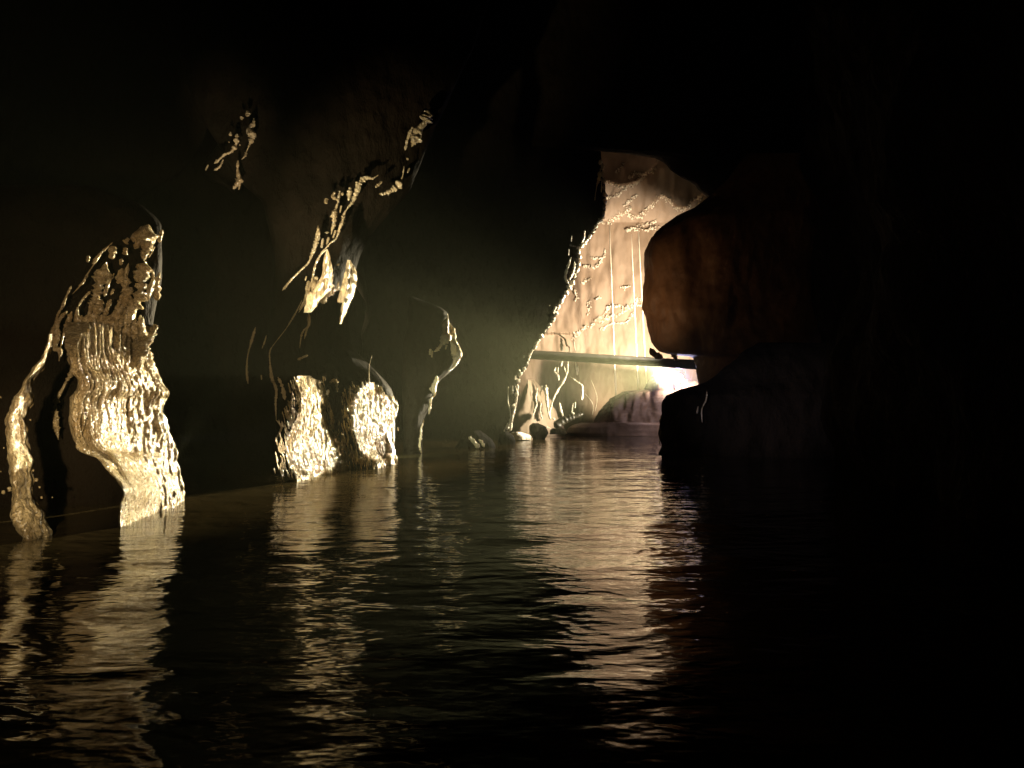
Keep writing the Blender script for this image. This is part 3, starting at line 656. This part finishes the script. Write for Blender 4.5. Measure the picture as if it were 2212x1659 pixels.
# chamber side walls close the space behind
def f_cr(u, v):
    y = 18 + 20 * u; z = -1 + 19 * v
    return (9.5 + rockoff(5, y, z, .8), y, z)
struct(sheet('cave_wall', f_cr, 60, 50, DARK))
def f_cl(u, v):
    y = 19 + 19 * u; z = -1 + 19 * v
    return (-4.0 + rockoff(5, y, z, .5) , y, z)
struct(sheet('cave_wall', f_cl, 60, 50, DARK))

# ---------------------------------------------------------------- added volume giving the floodlight a lens-glare halo
V = []; Fc = []; nr, ns = 14, 24; mc = at(1462, 822, 22.4)
for i in range(nr + 1):
    for j in range(ns):
        a, b_ = math.pi * i / nr, 2 * math.pi * j / ns
        V.append(mc + Vector((1.9 * math.sin(a) * math.cos(b_), 1.3 * math.sin(a) * math.sin(b_), 1.3 * math.cos(a))))
for i in range(nr):
    for j in range(ns):
        Fc.append((i * ns + j, (i + 1) * ns + j, (i + 1) * ns + (j + 1) % ns, i * ns + (j + 1) % ns))
mm = bpy.data.materials.new('glare_halo_volume'); mm.use_nodes = True; nt = mm.node_tree
nt.nodes.remove(nt.nodes['Principled BSDF'])
pv = nt.nodes.new('ShaderNodeVolumePrincipled'); pv.inputs['Color'].default_value = (.80, .78, 1, 1); pv.inputs['Anisotropy'].default_value = .3
g_ = N(nt, 'ShaderNodeNewGeometry'); vm = N(nt, 'ShaderNodeVectorMath', operation='DISTANCE'); vm.inputs[1].default_value = mc
nt.links.new(g_.outputs['Position'], vm.inputs[0])
mr = N(nt, 'ShaderNodeMapRange'); mr.inputs['From Min'].default_value = 0; mr.inputs['From Max'].default_value = 1.25; mr.inputs['To Min'].default_value = .045; mr.inputs['To Max'].default_value = 0
mr.interpolation_type = 'SMOOTHERSTEP'
nt.links.new(vm.outputs['Value'], mr.inputs['Value']); nt.links.new(mr.outputs['Result'], pv.inputs['Density'])
nt.links.new(pv.outputs['Volume'], nt.nodes['Material Output'].inputs['Volume'])
o = link('glare_halo', V, Fc, mm); o['kind'] = 'stuff'

# ---------------------------------------------------------------- damp air
me = bpy.data.meshes.new('haze')
x0, x1, y0, y1, z0, z1 = -18, 18, -10, 48, -2.5, 21
vs = [(x, y, z) for z in (z0, z1) for y in (y0, y1) for x in (x0, x1)]
me.from_pydata(vs, [], [(0, 2, 3, 1), (4, 5, 7, 6), (0, 1, 5, 4), (2, 6, 7, 3), (0, 4, 6, 2), (1, 3, 7, 5)])
hz = bpy.data.objects.new('haze', me); COL.objects.link(hz); hz['kind'] = 'stuff'
hm = bpy.data.materials.new('damp_air'); hm.use_nodes = True; nt = hm.node_tree
nt.nodes.remove(nt.nodes['Principled BSDF'])
pv = nt.nodes.new('ShaderNodeVolumePrincipled'); pv.inputs['Density'].default_value = .0006; pv.inputs['Color'].default_value = (.90, .95, .64, 1)
pv.inputs['Anisotropy'].default_value = .6
nt.links.new(pv.outputs['Volume'], nt.nodes['Material Output'].inputs['Volume']); me.materials.append(hm)
